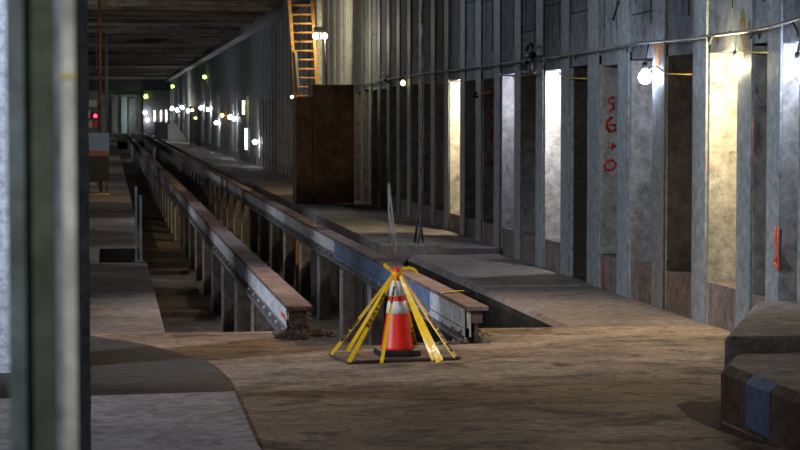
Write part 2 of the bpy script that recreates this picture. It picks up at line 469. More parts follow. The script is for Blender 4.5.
m.box(XR0+.05, XR0+.27, pb.y+.6, pb.y+.64, PZ+.02, -.07)
o = m.build('board', M['orangewood'], gr); o['label'] = 'orange stained board between two posts'
m = MB()
pass

def rock(m, c, r, mi=0):
    n, k = 7, 5; s = random.random()*50
    vs = []; fs = []
    for i in range(k+1):
        ph = math.pi*i/k
        for j in range(n):
            th = 2*math.pi*j/n
            d = Vector((math.sin(ph)*math.cos(th), math.sin(ph)*math.sin(th), math.cos(ph)*.7))
            q = d*r*(1+.7*noise.noise(d*1.7+Vector((s,s,s))))
            vs.append(Vector(c)+q)
    for i in range(k):
        for j in range(n):
            a = i*n+j; bb = i*n+(j+1)%n; fs.append((a, a+n, bb+n, bb))
    m.add(vs, fs, mi)
m = MB()
for i in range(110):
    z = random.random()**.8*.23; x = random.uniform(XL0+.01, XL1-.01); y = ylg-.02-(.243-z)*.75*random.uniform(.5,1.0)
    rock(m, (x, y, z), random.uniform(.018,.045))
o = m.build('crumbled_end', M['rubble'], gl); o['label'] = 'crumbled concrete end'
m = MB(); q = px(283, 316, XL0-.008); m.slabpoly([q+Vector((0,-.25,-.02)), q+Vector((0,.2,-.012)), q+Vector((0,.25,.02)), q+Vector((0,-.1,.03))], (.004,0,0))
o = m.build('paint_mark', M['orangepaint'], gl); o['label'] = 'small orange paint mark'
m = MB()
for i in range(150):
    t_ = random.random(); x = XL0-.12+.55*random.random(); y = ylg-.22+.5*random.random()
    r = random.uniform(.006, .022); h = max(0, .07*(1-abs(x-(XL0+.15))/.3)*random.random())
    rock(m, (x, y, r*.4+h), r)
for i in range(6): rock(m, (XL0+.05+.05*i, ylg-.05+.03*(i%2), .02), .035)
tag(m.build('rubble', M['rubble'], origin=(XL0+.1, ylg, 0)), 'crumbled concrete debris heaped under the end of the left girder', 'rubble', kind='stuff')
m = MB()
for i in range(150):
    x = XR0-.62+.85*random.random(); y = yrg-.10+.75*random.random(); r = random.uniform(.005,.018)
    if x < XR0-.1 and y > Y_MID-.05 and x < XR0: y = Y_MID-.06*random.random()-.02
    rock(m, (x, y, r*.4+max(0,.05*(1-abs(x-XR0)/.45)*random.random())), r)
tag(m.build('rubble', M['rubble'], origin=(XR0, yrg, 0)), 'dark loose debris around the white end of the right girder', 'rubble', kind='stuff')
m = MB()
for i in range(260):
    x = random.uniform(.3, 3.8); y = random.uniform(11, Y_MID-.2); r = random.uniform(.002, .007)
    rock(m, (x, y, r*.4), r)
tag(m.build('gravel', M['plat'], origin=(2, 14, 0)), 'fine grit and stone chips scattered over the brown floor', 'gravel', kind='stuff')

# ------------------------------------------------------------------ left raised slab (bottom left)
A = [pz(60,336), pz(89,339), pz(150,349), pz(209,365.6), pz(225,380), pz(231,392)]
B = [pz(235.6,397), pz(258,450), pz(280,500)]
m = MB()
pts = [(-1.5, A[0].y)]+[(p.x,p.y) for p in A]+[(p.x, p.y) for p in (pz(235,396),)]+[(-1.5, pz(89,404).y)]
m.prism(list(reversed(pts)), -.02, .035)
struct(m.build('floor_shadow_slab', M['slabdark'], bevel=.01))  # the foreground column's cast shadow, painted as a dark length of slab
m = MB()
pts = [(-1.5, pz(89,404).y-.01), (pz(235,396.5).x, pz(235,396.5).y-.01), (B[1].x,B[1].y), (B[1].x+.12, 8), (-1.5, 8)]
m.prism(list(reversed(pts)), -.02, .04)
struct(m.build('floor_near_slab', M['slab'], bevel=.01))

# ------------------------------------------------------------------ right kerb blocks
zb = .35
m = MB()
c1 = pz(721, 365, zb); c2 = pz(731, 351.7, zb)
xk = c1.x
base = [(xk-.0, 9.5), (xk, c1.y), (c2.x, c2.y), (5.5, c2.y), (5.5, 9.5)]
n = 5; ch = .05
def inset(p, d): 
    return (p[0]+(d if p[0] < 5.4 else 0), p[1]-(d*.6 if p[1] > 10 else 0))
top = [inset(p, ch) for p in base]
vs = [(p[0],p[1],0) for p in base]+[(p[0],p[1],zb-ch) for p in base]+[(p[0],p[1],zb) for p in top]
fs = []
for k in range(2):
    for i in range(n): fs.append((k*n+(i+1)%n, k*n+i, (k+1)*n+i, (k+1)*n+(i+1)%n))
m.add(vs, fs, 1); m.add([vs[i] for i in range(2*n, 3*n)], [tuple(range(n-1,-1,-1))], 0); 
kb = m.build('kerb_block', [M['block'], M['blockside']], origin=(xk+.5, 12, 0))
tag(kb, 'low concrete kerb block with a blue painted band, front one at the right edge', 'kerb block')
m = MB(); yb0 = px(746, 390, xk).y; yb1 = px(770, 395, xk).y
yA, yB = min(yb0,yb1), max(yb0,yb1)
m.slabpoly([(xk-.004,yA,.03),(xk-.004,yB,.03),(xk-.004,yB,zb-ch),(xk-.004,yA,zb-ch)], (.002,0,0))
m.slabpoly([(xk-.004,yA,zb-ch),(xk-.004,yB,zb-ch),(xk+ch,yB,zb+.003),(xk+ch,yA,zb+.003)], (0.002,0,-.002))
m.build('painted_band', M['kerbblue'], kb)
zc = .45
m = MB()
q1 = pz(733, 340, zc); q2 = pz(757, 301, zc)
pts = [(q1.x, c2.y+.012), (min(q2.x,5.5), q2.y), (5.52, q2.y), (5.52, c2.y+.012)]
m.prism(list(reversed(pts)), 0, zc)
tag(m.build('kerb_block', M['block'], origin=(4.9, 14.5, 0), bevel=.03), 'splayed grey concrete block against the wall, behind the kerb with the blue band', 'kerb block')

m = MB(); m.prism([(p.x,p.y) for p in (pz(783,449),pz(745,440),pz(712,428),pz(690,418),pz(676,405),pz(690,401),pz(706,403),pz(720,400),pz(722,424))], -.02, .003)
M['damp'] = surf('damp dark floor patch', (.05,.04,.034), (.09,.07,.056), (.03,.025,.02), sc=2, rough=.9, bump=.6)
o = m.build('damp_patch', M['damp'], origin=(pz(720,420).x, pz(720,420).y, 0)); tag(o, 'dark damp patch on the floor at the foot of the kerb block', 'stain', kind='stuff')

# ------------------------------------------------------------------ cone, plate, tape
P1, P2, P3 = pz(328.5,356.3), pz(347.5,364.5), pz(461.5,360)
P4 = P1+P3-P2
plt = [P1, P2, P3, P4]
m = MB(); m.slabpoly([(p.x,p.y,.006) for p in reversed(plt)], (0,0,.024))
tag(m.build('steel_plate', M['steelplate'], origin=(*(sum((p for p in plt), Vector())/4).xy, 0), bevel=.006), 'flat brown steel plate lying on the floor under the traffic cone', 'plate')
zp = .032
cc = pz(397, 354, zp); cc.z = zp
cone = thing('traffic_cone', 'red traffic cone with two white reflective collars, standing on the steel plate', 'cone', cc)
H_ = .70
def cr(z): return .131 + (z-.05)/(H_-.05)*(.030-.131)
m = MB(); s = .168
Rz = Matrix.Rotation(.05, 4, 'Z')
base = [Rz@Vector((a*s, b_*s, 0)) for a, b_ in ((-1,-.85),(-.85,-1),(.85,-1),(1,-.85),(1,.85),(.85,1),(-.85,1),(-1,.85))]
m.prism([(cc.x+p.x, cc.y+p.y) for p in base], zp+.0, zp+.045)
m.build('base', M['black'], cone, bevel=.008)
m = MB(); m.lathe(cc, [(cr(.045)+.004,.044),(cr(.06),.06),(cr(.66),.66),(cr(.69),.69),(cr(.7)*.8,.70)], 40)
m.build('cone_body', M['cone'], cone)
for z0, z1 in ((.475,.60),(.335,.435)):
    m = MB(); m.lathe(cc, [(cr(z0)+.001,z0),(cr(z0)+.0035,z0+.001),(cr(z1)+.0035,z1-.001),(cr(z1)+.001,z1)], 40)
    m.build('reflective_collar', M['reflect'], cone)

apex = cc+Vector((0,0,.655))
LET = []
def ribbon(name, pts, width, side, label, text=None, tpos=.5, tsize=.045, tw=0.0, flip=False):
    """flat tape following pts; side = unit-ish direction across the tape"""
    pts = [Vector(p) for p in pts]; side = Vector(side)
    vs = []; fs = []; N = len(pts)
    for i, p in enumerate(pts):
        t = (pts[min(i+1,N-1)]-pts[max(i-1,0)]).normalized()
        sd = (side - t*side.dot(t)).normalized()
        q = i/(N-1)
        sd = Matrix.Rotation(tw*math.sin(q*math.pi*1.0), 3, t) @ sd
        w = width[1]*min(1.0, .42+1.1*q) if isinstance(width, tuple) else width
        n = t.cross(sd).normalized()*.0006
        vs += [p-sd*w/2+n, p+sd*w/2+n, p+sd*w/2-n, p-sd*w/2-n]
    for i in range(N-1):
        for k in range(4):
            a = i*4+k; b_ = i*4+(k+1)%4; fs.append((a, b_, b_+4, a+4))
    fs += [(3,2,1,0), tuple((N-1)*4+k for k in range(4))]
    m = MB(); m.add(vs, fs)
    o = m.build(name, M['tape'], origin=pts[-1])
    tag(o, label, 'tape', 'yellow tapes tied to the cone')
    if text:
        cu = bpy.data.curves.new('lettering', 'FONT'); cu.body = text; cu.size = tsize; cu.align_x = 'CENTER'; cu.align_y = 'CENTER'; cu.offset = .0022
        x = bpy.data.objects.new('lettering', cu); COL.objects.link(x); x.parent = o
        cu.materials.append(M['ink'])
        a, c = pts[0], pts[-1]
        t = (c-a).normalized(); sd = (side-t*side.dot(t)).normalized(); nrm = t.cross(sd)
        pos = a+(c-a)*tpos
        if nrm.dot(CAM-pos) < 0: nrm = -nrm
        ydir = nrm.cross(t)
        R = Matrix((t, ydir, nrm)).transposed().to_4x4()
        R.translation = pos - Vector(o['_o']) + nrm*.004
        x.matrix_local = R
        LET.append((x, o))
    return o
feet = [  # (pixel on plate, tape top offset, width, text, position, label)
 ((331,354.5), 'left corner', 'narrow yellow tape running to the left corner of the plate', (.030,.028), 'CAUTION  CAUTION', .70, -1),
 ((347,351.5), '', 'yellow tape ending behind the second tape from the left, on the plate', (.035,.03), None, .5, -1),
 ((349,362), '', 'broad yellow tape running to the front left corner of the plate', (.045,.034), 'CAUTION  DO NOT ENTER', .42, -1),
 ((381.5,363), '', 'yellow tape hanging down in front of the left side of the cone', (.042,.028), 'DO NOT ENTER', .25, -1),
 ((415,349.5), '', 'yellow tape just right of the cone, reaching the back of the plate', (.055,.052), 'DO NOT ENTER', .72, 1),
 ((440,361.5), '', 'twisted yellow tape running to the front edge right of the cone', (.040,.060), None, .5, 1),
 ((433,360.5), '', 'slim yellow tape close behind the twisted one right of the cone', (.030,.022), None, .5, 1),
 ((455.5,357), '', 'rightmost yellow tape with black lettering, ending near the right corner', (.045,.034), 'CAUTION  DO NOT ENTER', .72, 1)]
for (uv, _, lab, w, txt, tp, sgn) in feet:
    ft = pz(uv[0], uv[1], zp+.002)
    d = (ft-apex); top_ = apex+Vector((d.x, d.y, 0)).normalized()*.034
    if uv[0] == 381.5: ft = pz(381.5, 363, zp+.002)
    if uv[0] in (347, 415): pass
    vdir = (CAM-(top_+ft)/2).normalized()
    side = vdir.cross((ft-top_).normalized())
    side = side + Vector((0,0,.25))
    pts = [top_+(ft-top_)*(i/14)-Vector((0,0,.012*math.sin(i/14*math.pi))) for i in range(15)]
    pts = [apex+Vector((d.x,d.y,0)).normalized()*.03+Vector((0,0,.012))]+pts if False else pts
    ribbon('barrier_tape', pts, w, side, lab, txt, tp, w[1]*.85, tw=(.5 if txt is None else 0))
# knot and loose ends
tk = thing('tape_knot', 'yellow tape knotted round the top of the cone with two loose ends', 'tape', apex)
m = MB()
for k in range(3):
    pts = [apex+Vector((.043*math.cos(w_), .043*math.sin(w_), -.012+.012*k+.008*math.sin(w_*2+k))) for w_ in [2*math.pi*i/20 for i in range(21)]]
    m.tube(pts, .007, 6)
m.build('knot', M['tape'], tk)
def on(u, v, d=0.0): return py(u, v, cc.y+d)
e1 = [on(393,272), on(389,268.5), on(386,266.5,.01), on(384,263.5,.02)]
e2 = [on(395,272), on(402,269), on(409,267.5), on(413,268.6), on(416,270.8), on(417.5,274)]
for pts, w in ((e1,.03),(e2,.022)):
    m = MB(); vs = []; fs = []
    for i, p in enumerate(pts):
        t = (pts[min(i+1,len(pts)-1)]-pts[max(i-1,0)]).normalized(); sd = t.cross(Vector((0,-1,.2))).normalized()
        vs += [p-sd*w/2, p+sd*w/2, p+sd*w/2+Vector((0,.0012,0)), p-sd*w/2+Vector((0,.0012,0))]
    for i in range(len(pts)-1):
        for k in range(4): a = i*4+k; b_ = i*4+(k+1)%4; fs.append((a,b_,b_+4,a+4))
    m.add(vs, fs); m.build('loose_end', M['tape'], tk)
# tape draped over the right girder
ya = pz(432, 293.5, .285).y
pts = [(XR0-.012, ya, .10), (XR0-.012, ya, .20), (XR0-.012, ya+.01, .280), (XR0+.0, ya+.02, .292), (XR0+.12, ya+.10, .296), (XR0+.24, ya+.17, .294), (XR1+.028, ya+.20, .292)]
m = MB(); vs = []; fs = []
for i, p in enumerate(pts):
    p = Vector(p); sd = Vector((0,.03 if i > 2 else .012,.0)); nn_ = Vector((-.001,0,.001))
    vs += [p-sd, p+sd, p+sd+nn_, p-sd+nn_]
for i in range(len(pts)-1):
    for k in range(4): a = i*4+k; b_ = i*4+(k+1)%4; fs.append((a,b_,b_+4,a+4))
m.add(vs, fs)
tag(m.build('barrier_tape', M['tape'], origin=(XR0, ya, .28)), 'strip of yellow tape laid across the top of the right girder', 'tape')

# ------------------------------------------------------------------ booth, ladder, flood lamp
def bz(y): return .155+g(y)
yb = py(330, 204, 1).y
Zb = pz(330, 203.5, .155+.05).y
def at(u, v, y): return py(u, v, y)
xl, xm, xr = at(296.5,150,Zb).x, at(312.8,150,Zb).x, at(354,150,Zb).x
hb, hl = at(330,84.5,Zb).z, at(304,97,Zb).z
bt = thing('plywood_booth', 'tall rust-brown plywood booth standing on the right platform by the wall', 'booth', ((xl+xr)/2, Zb, bz(Zb)))
m = MB(); m.box(xm, xr, Zb, Zb+1.0, bz(Zb), hb); m.build('main_cabinet', M['booth'], bt, bevel=.01)
m = MB(); m.box(xl, xm-.005, Zb+.04, Zb+.9, bz(Zb), hl); m.build('side_cabinet', M['booth'], bt, bevel=.01)
m = MB()
for x in (xm, xr-.06): m.box(x, x+.06, Zb-.02, Zb, bz(Zb), hb-.25)
m.box(xm, xr, Zb-.02, Zb, hb-.29, hb-.23); m.box(xm, xr, Zb-.02, Zb, bz(Zb), bz(Zb)+.08)
m.build('door_frame', M['rustband'], bt)
Zl = Zb+1.9
lt = thing('extension_ladder', 'orange ladder rising behind the brown booth, leaning slightly left', 'ladder', (at(306,97,Zl).x, Zl, bz(Zl)))
botL, topL = at(297,110,Zl), at(288,-25,Zl-.0); botR, topR = at(318.5,110,Zl), at(311,-25,Zl)
dirL = (botL-topL).normalized(); dirR = (botR-topR).normalized()
eL = botL+dirL*((botL.z-bz(Zl))/-dirL.z); eR = botR+dirR*((botR.z-bz(Zl))/-dirR.z)
for s0, s1 in ((topL, eL), (topR, eR)):
    m = MB(); m.slabpoly([s0+Vector((-.035,0,0)), s0+Vector((.035,0,0)), s1+Vector((.035,0,0)), s1+Vector((-.035,0,0))], (0,.08,0)); m.build('side_rail', M['ladder'], lt)
for k in range(23):
    v = 5+9.1*k; q = (v+25)/135.0
    a = topL+(botL-topL)*q; c = topR+(botR-topR)*q
    if min(a.z, c.z) < bz(Zl)+.1: break
    a.y += .04; c.y += .04
    m = MB(); m.tube([a, c], .022, 8); m.build('rung', M['ladder'], lt)
m = MB(); a, c = at(295.8,51,Zl-.08), at(298.5,88,Zl-.08); d = (c-a)
m.slabpoly([a+Vector((-.03,0,0)), a+Vector((.03,0,0)), c+Vector((.03,0,0)), c+Vector((-.03,0,0))], (0,.05,0)); o = m.build('lower_rail', M['alu'], lt); o['label'] = 'pale short inner rail'

WARM = (1.0,.82,.45); COOL = (.66,.76,1.0)
emis = {}
def bulbmat(key, c, s):
    if key not in emis: emis[key] = glow('bulb '+key, c, s)
    return emis[key]
def lamp(loc, r, key, c, s, label, cat='lamp', group=None, cord=True, name='bare_bulb'):
    loc = Vector(loc)
    t = thing(name, label, cat, loc, group)
    m = MB(); m.lathe(loc, [(.002,-r),(r*.55,-r*.86),(r*.9,-r*.4),(r,0),(r*.86,r*.45),(r*.5,r*.85),(r*.34,r*1.1)], 16)
    m.build('glass_bulb', bulbmat(key, c, s), t)
    m = MB(); m.lathe(loc, [(r*.36,r*1.1),(r*.42,r*1.12),(r*.42,r*2.0),(r*.2,r*2.2)], 10); m.build('socket', M['black'], t)
    if cord:
        m = MB(); m.tube([loc+Vector((0,0,r*2.1)), loc+Vector((0.03,.02,r*2.1+.12)), (XW-.05, loc.y+.05, max(loc.z+r*2+.1, 2.74+g(loc.y)))], .008, 6); m.build('cord', M['cable'], t)
    return t
LP = dict()
def on_wall(u, v, x=5.45): return px(u, v, x)
# near lamps on and inside the niches
lamp(on_wall(645,77,5.50), .072, 'white_a', COOL, 110, 'big glaring bare bulb hanging at the column with the orange rust streak', group='bulbs strung along the right wall')
lamp(on_wall(735.5,66,5.60), .065, 'warm_a', WARM, 1150, 'warm bulb at the right side of the bright yellow niche', group='bulbs strung along the right wall')
lamp(on_wall(797.5,68,5.58), .06, 'white_b', COOL, 250, 'bulb cut by the right picture edge in the last lilac niche', group='bulbs strung along the right wall')
lamp(on_wall(403,83,5.48), .05, 'warm_c', (1,.78,.40), 5, 'small warm bulb over the dark niches right of the booth', group='bulbs strung along the right wall')
def inside(k, x, z, dy=.12): return Vector((x, opens[k][0]+dy-.06, z))
# bulbs just behind the near pier, hidden from the photograph's viewpoint but lighting the niche
for k, key, c, s, lab in ((7,'white_d',(.92,.95,1.0),1600,'bulb tucked inside the white-lit niche'), (9,'white_e',(.72,.78,1.0),650,'bulb tucked inside the lilac-lit niche'), (12,'warm_f',(1.0,.84,.55),2600,'bulb tucked inside the narrow overexposed niche')):
    lamp((5.86, opens[k][0]+.09, 2.36), .05, key, c, s, lab, group='bulbs inside the niches', cord=False)
# distant lamps
fw = [(172,108.5),(177,110),(182,107.5),(188,111),(201,108),(208,109.5),(216,123),(230,117),(234,119),(255,142),(144.8,112.5),(147.2,120)]
for (u, v) in fw:
    if u < 150:
        p = py(u, v, YE-2.0)
    else: p = on_wall(u, v, 5.42)
    if p.y > YE-2: p = py(u, v, YE-3)
    r = .04+.00042*p.y
    if u == 144.8 or u == 147.2: lab = 'white lamp beside the dark block on the far end wall'; gg = 'white lamps at the end wall'
    elif u == 255: lab = 'white lamp set low on the wall left of the brown booth'; gg = 'distant white wall lamps'
    elif u == 216: lab = 'white lamp placed lower than its neighbours under the orange lamp'; gg = 'distant white wall lamps'
    elif u in (230,234): lab = 'white lamp of the close pair between orange lamp and yellow tube'; gg = 'distant white wall lamps'
    else: lab = 'white lamp in the distant cluster above the steps'; gg = 'distant white wall lamps'
    lamp(p, r, 'farwhite', (.86,.92,1.0), 180, lab, group=gg, cord=False, name='wall_lamp')
for (u, v, key, c, s, lab) in ((222,115.5,'orange',(1,.50,.10),16,'orange lamp on the far wall among the white ones'), (192,110.5,'amber',(1,.62,.2),18,'amber lamp above the small distant ladder'),
      (204.5,77,'green1',(.55,1,.10),20,'upper green lamp high on the wall, the larger one'), (172.5,86.5,'green2',(.55,1,.10),14,'green lamp high up, between the other two green ones'), (292,97,'smallw',(1,.95,.8),12,'tiny lamp at the foot of the orange ladder'), (195.5,117.5,'yel',(.8,1,.3),6,'small yellow-green lamp on the distant ladder')):
    p = on_wall(u, v, 5.42)
    lamp(p, (.045+.0004*p.y)*(.6 if key == 'smallw' else 1), key, c, s, lab, cord=False, name='wall_lamp')
p = py(146, 96.5, YE-1.8); lamp(p, .16, 'green2', (.55,1,.10), 14, 'farthest green lamp on the end wall', cord=False, name='wall_lamp')
def glow_strip(p, h, key, c, s, lab, r=.04):
    t = thing('glow_strip', lab, 'lamp', p); p = Vector(p)
    m = MB(); m.tube([p-Vector((0,0,h/2)), p+Vector((0,0,h/2))], r, 8); m.build('glow_tube', bulbmat(key, c, s), t)
    m = MB()
    for q in (-1, 1): m.tube([p+Vector((0,0,q*h/2)), p+Vector((0,0,q*(h/2+.06)))], r*1.2, 8)
    m.build('end_cap', M['black'], t)
glow_strip(on_wall(243.5,107.5,5.42), .55, 'yel2', (1,1,.45), 12, 'yellow upright tube light on the far wall')
glow_strip(on_wall(246,139,5.46), .85, 'wstreak', (.9,.95,1), 8, 'thin white glowing strip for a lit streak below the yellow tube')  # glowing strip made up for a lit streak on the wall
for i, (u, l) in enumerate(((154.7,'leftmost upright glowing strip for a lit niche in the far end wall'),(161,'middle upright glowing strip for a lit niche in the far end wall'),(166.3,'rightmost upright glowing strip for a lit niche in the far end wall'))):
    glow_strip(py(u, 116, YE-2.2), 1.0+.05*i, 'eniche', (1,.97,.85), 5, l, .055)  # glowing strips made up to stand for lit niches
# flood lamp by the ladder
Yf = Zl-.7
fp = py(320, 31.5, Yf)
fl_ = thing('flood_lamp', 'black hooded flood lamp glaring on a thin pole beside the orange ladder', 'lamp', (fp.x+.12, Yf, bz(Zl)))
m = MB(); m.box(fp.x-.13, fp.x+.12, fp.y-.05, fp.y+.1, fp.z-.02, fp.z+.10); m.box(fp.x+.0, fp.x+.05, fp.y, fp.y+.05, fp.z-.2, fp.z); m.build('hood', M['black'], fl_)
for dx in (-.10, .10):
    m = MB(); m.ball((fp.x+dx, fp.y-.03, fp.z-.10), .055); m.build('bulb', bulbmat('flood', (1,.88,.60), 260), fl_)
m = MB(); m.tube([(fp.x+.10, fp.y+.04, fp.z), (fp.x+.14, fp.y+.04, fp.z-.8), (fp.x+.16, fp.y+.05, bz(Zl))], .016, 6); m.build('pole', M['cable'], fl_)
yw = Zl+.5; xw = py(319.6, 40, yw).x
m = MB(); m.box(xw-.055, xw+.055, yw, yw+.11, bz(yw), CE+g(yw))
tag(m.build('square_post', M['cream'], origin=(xw, yw, bz(yw))), 'pale square post lit by the flood lamp, right of the orange ladder', 'post')

def streak(col, poly, mat, lab):
    m = MB(); m.slabpoly([px(u, v, XW-.0205) for u, v in poly], (-.002, 0, 0))
    w = Vector(col.location); col['_o'] = tuple(w)
    sc = col.scale.y
    for p in m.v: p.y = w.y+(p.y-w.y)/sc
    o = m.build('rust_streak', mat, col); o['label'] = lab
M['orust'] = surf('orange rust', (.50,.20,.07), (.62,.33,.16), (.36,.13,.05), sc=5, stretch=(1,1,.4), rough=.9)
M['brust'] = surf('brown yellow stain', (.16,.11,.05), (.30,.22,.10), (.10,.07,.04), sc=6, stretch=(1,1,.3), rough=.9)
streak(cols[4], [(653.5,44),(664,42.5),(663,50),(660.5,58),(659.5,66),(657,70),(655.5,64),(655,55)], M['orust'], 'orange rust streak')
streak(cols[2], [(740.5,14),(743,8),(745.5,16),(745,34),(747,46),(744.5,60),(742.5,44),(740,30)], M['brust'], 'brown yellow water stain')
streak(cols[2], [(748,22),(750.5,19),(751,34),(749.5,50),(748,38)], M['brust'], 'small brown water stain')

# ------------------------------------------------------------------ conduit, cords, brackets
pts = [px(820, 6, 5.50), px(800,18,5.50), px(770,27,5.51), px(745,31.5,5.51), px(720,34.5,5.51), px(692,38.5,5.52), px(640,43,5.52), px(600,50,5.53), px(560,56.5,5.53), px(500,64,5.53), px(421,74,5.53), px(350,85.5,5.53)]
for Y in (55,70,90,120,150,185): pts.append(Vector((5.53, Y, 2.80+g(Y))))
m = MB(); m.tube(pts, .015, 8)
cd = thing('conduit', 'long grey cable conduit running along the right wall over the niches', 'conduit', pts[0])
m.build('pipe', M['conduit'], cd)
for u, v in ((483,66),(500,64),(527,60.5),(545,58.5),(571,55),(628,46),(711,37),(752,31)):
    p = px(u, v, 5.52)
    m = MB(); m.slabpoly([p+Vector((0,-.06,-.01)), p+Vector((0,.06,-.01)), p+Vector((0,.0,-.07))], (-.02,0,0)); m.build('hanger', M['cable'], cd)
def cord(name, pts, r, mat, lab, cat='cord', grp=None):
    m = MB(); m.tube(pts, r, 6); o = m.build(name, mat, origin=pts[0]); tag(o, lab, cat, grp); return o
cord('cord', [px(738,51,5.52), px(745,52,5.53), px(756,52.5,5.6), px(768,52.5,5.57)], .010, M['wood'], 'thin yellow cord crossing the dark niche right of the yellow niche')
cord('cord', [px(649,70,5.50), px(656,66,5.51), px(664,72,5.52), px(668,74,5.55), px(692,74.5,5.57)], .008, M['wood'], 'thin yellow cord from the big bulb across a dark niche')
cord('cord', [px(559,73,5.52), px(566,78,5.53), px(587,78.5,5.56)], .008, M['wood'], 'thin yellow cord with a black tip over the doorway')
cord('cord', [px(512,77,5.53), px(522,76,5.55), px(536,74,5.56)], .007, M['wood'], 'thin yellow cord under the black wall clamp')
cord('cord', [px(474,95.5,5.50), px(480,94.5,5.50), px(494,91,5.56)], .010, M['orangepaint'], 'short orange cord with black plug across a narrow niche')
m = MB(); p = px(475.5,95,5.49); m.lathe(p, [(.02,-.05),(.05,-.04),(.035,.03),(.01,.06)], 10); tag(m.build('plug', M['black'], origin=p), 'black plug hanging at the tip of the short orange cord', 'plug')
# black clamp above the niches
cp = px(530,60,5.5)
ct = thing('wall_clamp', 'black bent hook clamp with loose wires on the conduit', 'clamp', cp)
for nm, pl, r in (('hook', [(526.5,50),(528,45.5),(530,43.5),(532.5,45.5),(533,54),(532,64),(532,73)], .022), ('wire', [(524.5,62),(527,60),(524,69)], .01), ('wire', [(529,61),(526.5,65),(526,70)], .01), ('wire', [(518,68),(523,64)], .012), ('arm', [(527,56),(534,55)], .04), ('arm', [(522.5,72.5),(535,72.5)], .022)):
    m = MB(); m.tube([px(u, v, 5.49) for u, v in pl], r, 8); m.build(nm, M['black'], ct)
m = MB(); m.tube([px(619,1,5.55), px(613,20,5.52)], .016, 6); tag(m.build('iron_rod', M['black'], origin=px(613,20,5.52)), 'short black iron rod leaning out of the upper wall', 'rod')
for pl, lab in (([(380,76),(384,73),(387,77),(384,80),(388,82)], 'tangled dark wires on the wall left of the small warm bulb'),):
    cord('wire_tangle', [px(u, v, 5.5) for u, v in pl], .02, M['cable'], lab)
m = MB(); p = px(384,80,5.5)

# hanging chain + leaning stakes near the platform edge
pc = pz(422.5, 252, .02)
zt_ = CE
m = MB(); z = .02; k = 0
ch_pts = []
while z < CE-.2:
    dx = .012*math.sin(k*1.7); ch_pts.append((pc.x+dx, pc.y, z)); z += .12; k += 1
m.tube(ch_pts, .014, 6)
for i, p in enumerate(ch_pts):
    if i % 2 == 0: m.ball(p, .024, 8, 5, sz=1.5)
tag(m.build('hanging_chain', M['cable'], origin=pc), 'knotted black chain hanging from the ceiling to the right platform', 'chain')
def stake(a, b_, r, lab, mat='stake'):
    m = MB(); m.tube([a, b_], r, 8); tag(m.build('stake', M[mat], origin=b_), lab, 'stake')
yA = pz(389, 244, .155).y
stake(py(388.7,184,yA+.1), py(389,243.5,yA), .013, 'upright grey stake, left one of the bundle at the platform edge')
stake(py(389,184,yA+.05), py(396.7,252,yA-1.3), .013, 'long pale stake leaning right against the upright stake')
stake(py(390,213,yA-.3), py(395.5,256,yA-1.4), .011, 'short thin stake crossing below the long pale stake')
stake(py(419.5,206,pc.y+.05), py(414.2,246,pc.y), .02, 'dark stake leaning left against the hanging chain', 'darkmetal')
stake(py(421.5,215,pc.y-.05), py(416.8,256,pc.y-.3), .018, 'second dark stake leaning on the chain, nearer one', 'darkmetal')

# two posts and a curb in the left pit
qa, qb = pz(136.5, 261.5, 0), pz(141, 262, 0)
for (q, v0, lab) in ((qa, 186, 'taller grey steel post at the edge of the left platform'), (qb, 195, 'shorter grey steel post at the edge of the left platform')):
    topz = py(q.x, v0, q.y)
    m = MB(); zt2 = CAM.z - (v0-123.5)/F*q.y
    m.box(q.x-.018, q.x+.018, q.y, q.y+.03, -.02 if q is qa else 0, zt2); m.box(q.x-.035, q.x+.035, q.y-.01, q.y+.04, 0, .02)
    tag(m.build('steel_post', M['flange'], origin=(q.x, q.y, 0)), lab, 'post')
# ties on the left pit floor
tie = None
for k, yy in enumerate((22.5, 25.5, 28.2, 31.5, 35.5, 40)):
    if tie is None:
        tie = MB().box(-.5, .5, -.25, .25, 0, .09).build('track_tie', M['pit'], origin=(0,0,0), local=True, bevel=.01); o = tie
    else: o = tie.copy(); COL.objects.link(o)
    o.location = (1.03, yy, PZ+g(yy)); tag(o, 'dirty timber tie lying across the floor of the left pit', 'tie', 'ties in the left pit')

# ------------------------------------------------------------------ graffiti in niches
def paint(pls, plane, w, mat, lab, origin=None):
    o0 = plane(*pls[0][0]); t = thing('graffiti', lab, 'graffiti', o0)
    isx = abs(plane(*pls[0][0]).x-plane(pls[0][0][0]+2, pls[0][0][1]).x) < 1e-6
    for pl in pls:
        pts = [plane(u, v) for u, v in pl]
        m = MB(); m.tube(pts, w, 6)
        for p in m.v:
            if isx: p.x = pts[0].x + (p.x-pts[0].x)*.15
            else: p.y = pts[0].y + (p.y-pts[0].y)*.15
        m.build('stroke', mat, t)
def jamb(k): 
    yy = opens[k][1]-.006
    return lambda u, v: py(u, v, yy)
def face(x=5.545): return lambda u, v: px(u, v, x)
paint([[(614,97),(609,99),(608,103),(613,104),(614,108),(609,111)], [(612,117),(607,121),(606,127),(610,132),(615,130),(615,125),(608,125)], [(609,147),(616,146),(612,150),(613,143)], [(605,162),(612,160),(616,164),(612,170),(605,170),(604,164)]], jamb(5), .016, M['redpaint'], 'red scrawled characters running down inside a dark niche')
paint([[(491,88),(492,95)], [(490,105),(493,108)], [(489,112),(493,120)], [(486,156),(494,156),(494,165),(487,164)], [(492,130),(491,142)]], jamb(10), .02, M['redpaint'], 'red specks and a boxy red mark inside the niche with the orange cord')
paint([[(775.5,226),(775,240),(777,255),(774,262)], [(778,228),(777.5,250),(779,268)], [(774,262),(779,270)]], face(5.57), .024, M['orangepaint'], 'bright red scrawl low on the column beside the narrow dark niche')
